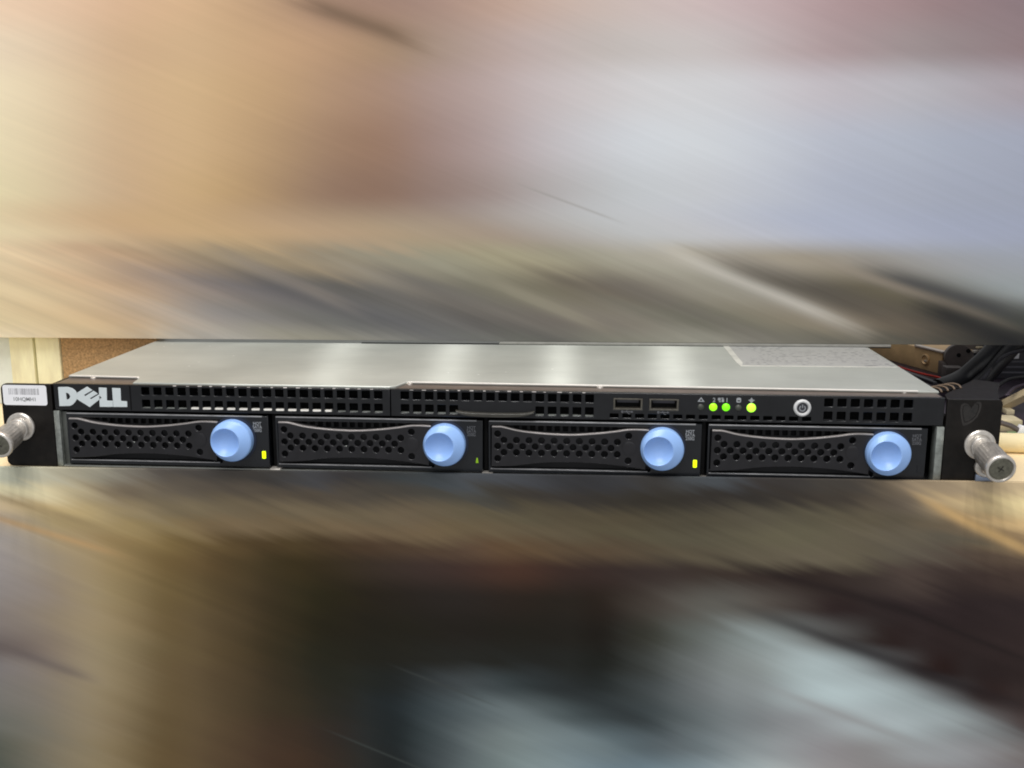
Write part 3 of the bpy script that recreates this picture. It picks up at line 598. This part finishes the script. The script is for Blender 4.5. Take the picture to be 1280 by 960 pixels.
# ------------------------------------------------------------------ drive trays
def dl(cx, cy, y=-1.2):
    p = at(70 + cx / 4.571, 510 + cy / 4.571, 1, y); return Vector((p.x + 10.2, p.z, 0))
upper = smooth_path([dl(*q) for q in ((62, 56), (120, 61), (215, 84), (330, 99), (430, 106), (520, 108), (640, 101), (740, 90), (800, 81), (850, 79), (920, 82))], 4)
lower = smooth_path([dl(*q) for q in ((920, 304), (860, 293), (760, 279), (640, 267), (520, 261), (400, 262), (330, 266), (250, 276), (180, 282), (62, 284))], 4)
upper = [Vector((max(q.x, 1.6), min(q.y, 24.6), 0)) for q in upper]; lower = [Vector((max(q.x, 1.6), max(q.y, 3.3), 0)) for q in lower]
holes = []
o0 = dl(145, 170); hx, hz, rr = 6.15, 3.12, 1.62
for k in range(10):
    for s in (1, -1): holes.append(circle(o0.x + k * hx, o0.y + s * hz / 2 * 1.0, rr, 14))
for k in range(9): holes.append(circle(o0.x + hx / 2 + k * hx, o0.y, rr, 14))
holes = []
for k in range(10):
    holes.append(circle(o0.x + k * hx, o0.y + hz, rr, 14)); holes.append(circle(o0.x + k * hx, o0.y - hz, rr, 14))
    if k < 9: holes.append(circle(o0.x + hx / 2 + k * hx, o0.y, rr, 14))
for s in (2, 0, -2): holes.append(circle(o0.x - hx / 2, o0.y + s * hz, rr, 14))
pc = dl(818, 188)
holes.append(circle(pc.x, o0.y + 6.3, rr, 14)); holes.append(circle(pc.x, o0.y - 6.2, rr, 14))
frame_me = plate_mesh('tray_frame', [rect(0, 1.0, TW, 27.3), rrect(1.2, 2.9, 79.5, 25.1, 0.8, 3)], 6.5, 0.35, True, 0.0)
lever_me = plate_mesh('latch_lever', [[(q.x, q.y) for q in upper + lower]] + holes, 2.6, 0.36, True, -1.2)
tabp = [(q.x, q.y - 0.05) for q in upper if 5 < q.x < 21.5]
tabp += [(tabp[-1][0] - 0.6, tabp[-1][1] - 1.0), (tabp[0][0], tabp[0][1] - 3.0)]
tab_me = plate_mesh('lever_tab', [tabp], 3.6, 0.15, True, 1.3)
upv = [q for q in upper if q.x > 1.7]
rim_me = plate_mesh('lever_rim', [[(q.x, q.y + 0.30) for q in upv] + [(q.x, q.y - 0.32) for q in reversed(upv)]], 2.0, 0.12, True, -1.32)
fr_me = plate_mesh('frame_rim', [rect(0.3, 26.75, TW - 3, 27.35)], 1.6, 0.15, True, -0.12)
fl_me = plate_mesh('frame_sill', [rect(1.0, 2.75, 78, 3.2)], 1.4, 0.1, True, -0.2)
rim_me.materials.append(M['edge']); fr_me.materials.append(M['edge2']); fl_me.materials.append(M['edge2'])
back_h = [rrect(12 + i * 4.05, 21.2, 14.7 + i * 4.05, 23.9, 0.3, 2) for i in range(16)]
back_me = plate_mesh('vent_plate', [rect(0.6, 2.0, 80, 26)] + back_h, 0.8, 0.0, True, 5.2)
# button with its off-centre dish
def button_mesh():
    bm = bmesh.new(); seg = 56; rings = []
    prof = [(0, 10.45, 0.2), (0, 10.45, -3.4), (-0.02, 10.36, -3.9), (-0.08, 10.15, -4.3), (-0.3, 9.75, -4.65), (-0.8, 9.05, -5.2), (-1.4, 8.2, -5.9), (-1.85, 7.5, -6.45), (-2.0, 7.2, -6.6), (-2.05, 7.0, -6.5), (-2.05, 6.7, -6.05), (-2.05, 6.0, -5.1), (-2.05, 5.0, -4.15), (-2.05, 3.6, -3.3), (-2.05, 1.9, -2.8), (-2.05, 0.6, -2.65)]
    for c, r, y in prof:
        rings.append([bm.verts.new((c + r * math.cos(2 * math.pi * i / seg), y, r * math.sin(2 * math.pi * i / seg))) for i in range(seg)])
    for a, b in zip(rings, rings[1:]):
        for i in range(seg): bm.faces.new((a[i], b[i], b[(i + 1) % seg], a[(i + 1) % seg]))
    bm.faces.new(rings[-1]); bmesh.ops.recalc_face_normals(bm, faces=bm.faces)
    for v in bm.verts: v.co *= MM
    me = bpy.data.meshes.new('release_button'); bm.to_mesh(me); bm.free(); finish(me, 32); return me
btn_me = button_mesh()
label_me = None
def led_mesh(dim):
    L_ = rrect(100.1, 5.3, 101.95, 9.1, 0.35, 3) if not dim else [(100.3, 5.4), (101.7, 5.4), (101.5, 6.8), (101.3, 8.0), (100.75, 8.0), (100.5, 6.8)]
    return plate_mesh('drive_light', [L_], 0.7, 0.1, True, -0.35)
DESC = ['drive tray at the left end of the server below the silver logo',
        'second drive tray from the left with a small dim green light',
        'third drive tray from the left, below the two usb sockets',
        'rightmost drive tray beside the black rack ear, its light dark']
frame_me.materials.append(M['frame']); lever_me.materials.append(M['lever']); back_me.materials.append(M['interior']); tab_me.materials.append(simple('lit_grey_tab', (120, 116, 118), 0.4)); btn_me.materials.append(M['blue'])  # the tab's pale grey paints the light on the lever's top
BX = [85.7, 85.0, 84.6, 85.0]; DX = [0, 0.0, 0, 0]
txt_me = text_mesh('capacity_print', ['HOT', 'SATA', '250G'], 2.15, 98.4, 23.3, -0.08, 0.06, 'CENTER', 0.82, 0.9)
txt_dim = txt_me.copy(); txt_me.materials.append(M['print']); txt_dim.materials.append(M['print_dim'])
body_me = None
for i, x in enumerate(LEFTS):
    z = -0.1 if i else 0.0
    t = empty('drive_tray', (x, (0, 0.25, -0.1, 0.15)[i], 0)); t.rotation_euler = (0, math.radians((0.0, 0.06, -0.05, 0.04)[i]), 0); tag(t, 'black perforated ' + DESC[i], 'drive tray', 'drive trays in the server front')
    link('tray_frame', frame_me, None, t); link('vent_plate', back_me, None, t)
    if body_me is None:
        bm = bmesh.new(); box_into(bm, (1.0, 7.2, 1.6), (TW - 1, 58, 26.0), 0.3); b_ = from_bm('drive_body', bm, M['dark'], t); body_me = b_.data
    else: link('drive_body', body_me, None, t)
    lv = link('latch_lever', lever_me, None, t)
    link('lever_rim', rim_me, None, lv); link('frame_rim', fr_me, None, t); link('frame_sill', fl_me, None, t)
    if i != 2: link('lever_tab', tab_me, None, lv)
    bm = bmesh.new(); lathe_into(bm, [(3.5, -0.1), (3.4, 0.22), (3.0, 0.3), (0.6, 0.3)], (pc.x + 0.4, -1.2, o0.y + 0.1), (0, -1, 0), 28); from_bm('lever_pivot', bm, M['lever'], lv)
    b_ = link('release_button', btn_me, None, t, (BX[i], -0.6, 15.3))
    bm = bmesh.new(); lathe_into(bm, [(11.7, -0.3), (11.6, 0.35), (10.9, 0.5)], (BX[i], 0, 15.2), (0, -1, 0), 40); from_bm('button_shadow_ring', bm, M['navy'], t)  # dark ring paints the shadow and reflection round the button
    q_ = dl(447 + (0, 8, -10, 262)[i], 190 + (0, -2, 0, 6)[i]); bm = bmesh.new(); lathe_into(bm, [(0.36, 0), (0.32, 0.25), (0.12, 0.35)], (q_.x, -0.9, q_.y - 0.6), (0, -1, 0.3), 12); from_bm('hole_glint', bm, M['rail'], lv)  # added speck that paints a glint in one lever hole
    link('capacity_print', txt_dim if i in (1, 3) else txt_me, None, t, (-0.4 if i != 3 else 0.3, 0, -0.4))
    led = led_mesh(i == 1); link('drive_light', led, M[('led_d', 'led_dim', 'led_d', 'led_off')[i]] if i != 3 else M['frame'], t, (-0.2, 0, 0.35))

# ------------------------------------------------------------------ things around the server
# left: boards standing on the bench behind the ear
def standing(name, xa, xb, y0, y1, mat, label, cat, group=None, zt=70, bevel=0.8):
    return tag(box(name, (xa, y0, ZB), (xb, y1, zt), mat, None, bevel), label, cat, group)
xb = [at(u, 440, 1, 134).x for u in (-30, 12, 13, 42.6, 45.0, 75, 76)]
standing('board', xb[0], xb[1], 138, 148, M['pale'], 'pale grey board at the far left edge behind the ear', 'board')
standing('wood_strip', xb[2], xb[3], 133, 147, M['boards'], 'cream wood strip on the left of the dark seam', 'wood strip', 'cream strips behind the left ear')
standing('wood_strip', xb[4], xb[5], 133.5, 147, M['boards'], 'cream wood strip between the dark seam and the tan chipboard', 'wood strip', 'cream strips behind the left ear')
standing('chipboard_sheet', xb[6], -17.8, 134.5, 148, M['chip'], 'tan chipboard sheet behind the left corner of the metal lid', 'chipboard')
# right: tan metal box
ZC = ZB + 1.2
A = at(1176, 468, 2, ZC); Bq = at(1107, 449, 2, ZC); dirv = (Bq - A); dirv.z = 0; ln = dirv.length; ang = math.atan2(dirv.y, dirv.x)
hb = 22.0
mb = empty('metal_box', A); mb.rotation_euler = (0, 0, ang); tag(mb, 'tan metal box with a pale top lip and small round latch behind the lid', 'metal box')
def sub(name, a, b, mat, parent, bevel=0.3):
    return box(name, a, b, mat, parent, bevel)
sub('case', (0, -60, 0), (ln + 40, 0, 16.0), M['tan'], mb, 0.4)
sub('top_lip', (-1, -3.5, 16.05), (ln * 0.47, 1.2, 17.4), M['tanlip'], mb, 0.3)
sub('end_plate', (-1.4, -58, 0.6), (-0.1, -1, 15.6), M['purple'], mb, 0.2)
lathe('latch_cup', [(4.2, 0), (4.2, 1.0), (3.4, 1.4), (2.9, 0.9), (2.6, 0.3)], (ln * 0.27, 0, 8.2), M['tan'], mb, (0, 1, 0), 24, False, True)
lathe('latch_pin', [(1.0, 0), (1.0, 2.2), (0.5, 2.5)], (ln * 0.24, 0.1, 7.2), M['chrome'], mb, (0, 1, 0), 14)
# round connector
q = at(1199, 447, 1, 262)
cn = empty('round_connector', (q.x, q.y, ZC)); tag(cn, 'round dark grey plug with three holes beside the tan metal box', 'connector')
axc = Vector((-0.25, -1, 0.12)).normalized(); cz = q.z - ZC
lathe('plug_body', [(7.0, -26), (9.2, -18), (9.6, -2), (9.6, 0.2), (9.2, 0.6), (8.8, 0.7)], (0, 0, cz), M['rubber'], cn, axc, 36, True, True)
for dx, dz in ((-0.5, 1.8), (-0.4, -4.6), (5.4, 5.2)):
    bm = bmesh.new(); lathe_into(bm, [(1.5, 0.4), (1.5, 0.85), (0.5, 0.86)], Vector((dx, dx * -0.25, cz + dz)), axc, 14); from_bm('pin_hole', bm, M['dark'], cn)
bm = bmesh.new(); box_into(bm, (-7, 4, 0), (7, 22, cz - 6), 0.5); from_bm('plug_foot', bm, M['rubber'], cn)
# thick black cable
bm = bmesh.new()
tube_into(bm, smooth_path([at(1172, 486, 2, 6), at(1202, 474, 1, 215), at(1229, 452, 1, 215), at(1254, 426, 1, 218), at(1286, 395, 1, 222), (575, 240, 60), (620, 300, 8), (700, 360, 6)], 6), 6.6, 14)
tag(from_bm('thick_cable', bm, M['cable']), 'thick black cable slanting up beside the round plug', 'cable')
bm = bmesh.new()
tube_into(bm, smooth_path([at(1215, 488, 2, 5), at(1234, 470, 1, 208), at(1252, 450, 1, 208), at(1270, 430, 1, 212), at(1300, 400, 1, 218), (600, 240, 55), (640, 300, 8), (720, 340, 6)], 6), 5.2, 14)
tag(from_bm('thick_cable', bm, M['cable']), 'black cable running to the right of the thicker slanting one', 'cable')
# red wire
bm = bmesh.new(); pts = [at(1120, 458, 2, 4), at(1150, 466.5, 2, 2.5), at(1168, 470.5, 2, 1.8), at(1184, 474, 2, 1.0), at(1196, 472, 2, 1.0), at(1208, 466, 2, 0.8)]
tube_into(bm, smooth_path(pts, 5), 0.85, 8); tag(from_bm('red_wire', bm, M['red']), 'thin red wire along the foot of the tan metal box', 'wire')
tr = empty('low_tray', (424, 100, ZB)); tag(tr, 'low dark metal tray under the odds and ends right of the server', 'tray')
box('tray_floor', (0.5, 0, 0), (300, 330, 1.2), M['purple'], tr, 0.3); box('tray_lip', (0.5, -1.2, 0), (300, -0.05, 3.2), M['device'], tr, 0.3)
# dark slab in front of the tan box
a = at(1112, 455, 2, 10); b = at(1170, 476, 2, 10)
d = (a - b); d.z = 0; an = math.atan2(d.y, d.x)
ds = empty('dark_slab', (b.x, b.y, ZC)); ds.rotation_euler = (0, 0, an); tag(ds, 'dark violet metal slab lying between the lid and the tan box', 'metal slab')
sub('slab_plate', (-14, 0, 0), (d.length + 60, 30, 9.6), M['purple'], ds, 0.4); sub('slab_ridge', (-12, 6, 9.65), (d.length + 58, 9, 11.4), M['device'], ds, 0.3); sub('slab_ridge', (-12, 18, 9.65), (d.length + 58, 20, 11.0), M['device'], ds, 0.3)
# dark device at the right edge
q = at(1238, 478, 2, ZB)
dv = empty('dark_device', (q.x + 2, q.y + 6, ZC)); dv.rotation_euler = (0, 0, math.radians(4)); tag(dv, 'dark ribbed device with a small white tag at the right edge', 'device')
sub('case', (0, 0, 0), (90, 60, 30), M['device'], dv, 0.8)
for k, z in enumerate((4.5, 8.5, 12.5)): sub('rib', (4, -1.4, z), (86, 0.1, z + 1.2), simple('rib_grey', (84, 84, 92), 0.45) if k == 0 else bpy.data.materials['rib_grey'], dv, 0.2)
sub('white_tag', (11, -1.8, 15.4), (18.5, -0.1, 21.6), M['white'], dv, 0.3)
sub('violet_panel', (6, -0.9, 22.8), (80, 0.2, 29), M['purple'], dv, 0.2)
def wire(name, pts, r, mat, label, cat='wire'):
    bm = bmesh.new(); tube_into(bm, smooth_path(pts, 6), r, 8); return tag(from_bm(name, bm, mat), label, cat)
wire('thin_wire', [at(1208, 486, 2, 3), at(1226, 476, 1, 200), at(1238, 462, 1, 205), at(1258, 444, 1, 204), at(1290, 436, 1, 206)], 1.3, M['device'], 'thin dark grey wire curving in front of the black cables')
wire('thin_wire', [at(1218, 492, 2, 3), at(1244, 484, 1, 175), at(1262, 474, 1, 178), at(1295, 470, 1, 182)], 1.1, M['cable'], 'thin black wire low down in front of the ribbed device')
wire('thin_wire', [at(1242, 500, 2, 2), at(1256, 496, 1, 150), at(1270, 484, 1, 156), at(1296, 478, 1, 160)], 1.0, M['purple'], 'thin violet wire just above the slanting wooden bar')
q = at(1226, 436, 1, 285); mc = empty('metal_clip', (q.x, q.y, ZC)); mc.rotation_euler = (0, 0, 0.3); tag(mc, 'small bright metal clip beside the round plug under the board', 'clip')
sub('clip_foot', (-5, 0, 0), (5, 9, q.z - ZC - 3), M['device'], mc, 0.4); sub('clip_plate', (-6, -1, q.z - ZC - 3), (6, 2, q.z - ZC - 1), M['chrome'], mc, 0.3); sub('clip_plate', (-3, -1, q.z - ZC + 0.4), (7, 2, q.z - ZC + 1.6), M['beige'], mc, 0.3)
q = at(1186, 461, 1, 240); tag(box('grey_chip', (q.x - 3, 236, ZC), (q.x + 9, 246, q.z + 1.5), M['rubber'], None, 0.5), 'small grey block at the near corner of the tan metal box', 'block')
# small things right of the ear
def bar(name, p, q, r, mat, label, cat, seg=4, flat=1.0):
    bm = bmesh.new(); tube_into(bm, [p, q], r, seg, flat); return tag(from_bm(name, bm, mat), label, cat)
bar('wood_bar', at(1246, 511.5, 1, 165), at(1300, 484, 1, 150), 3.6, M['wood'], 'tan wooden bar slanting up at the right edge', 'wood bar')
q = at(1263, 516, 1, 156); tag(box('small_block', (q.x - 4.0, 152, ZC), (q.x + 1.0, 160, q.z + 2.6), M['beige'], None, 0.4), 'small yellowish block under the slanting wooden bar', 'block')
q = at(1261, 538, 2, ZB)
tag(box('beige_block', (q.x - 12, 102, ZC), (q.x + 1.6, 116, 8.6), M['beige'], None, 0.6), 'beige block standing behind the cream paper roll', 'block')
cw = empty('white_connector', at(1277, 540, 1, 90)); tag(cw, 'white plug on a dark lead at the right edge above the green board', 'connector')
bm = bmesh.new(); e = at(1250, 528, 1, 94) - at(1277, 540, 1, 90); tube_into(bm, [(0, 0, 0), e * 0.5 + Vector((0, 0, 0.8)), e], 1.5, 10); from_bm('lead', bm, M['rubber'], cw)
box('plug', (-2.0, -2, -2.6), (9, 3, 2.4), M['white'], cw, 0.5, Matrix.Rotation(math.radians(18), 3, 'Y'))
q = at(1277, 547.5, 2, 2); tag(box('circuit_board', (q.x - 4, 84, ZB), (q.x + 70, 98, 3.0), M['pcb'], None, 0.2), 'green circuit board edge at the right behind the paper roll', 'circuit board')
rc = at(1265, 561, 1, 66)
rp = empty('paper_roll', (rc.x, 66, ZB)); tag(rp, 'cream paper roll lying on the bench right of the ear', 'paper roll')
lathe('roll_body', [(5.2, -34), (5.3, -33.6), (5.3, 60), (5.0, 60.4)], (0, 0, 5.3), M['roll'], rp, (1, -0.06, 0), 32, True, True)
for ob in C.objects:
    if ob.type == 'MESH' and not ob.data.materials: ob.data.materials.append(M['plastic'])
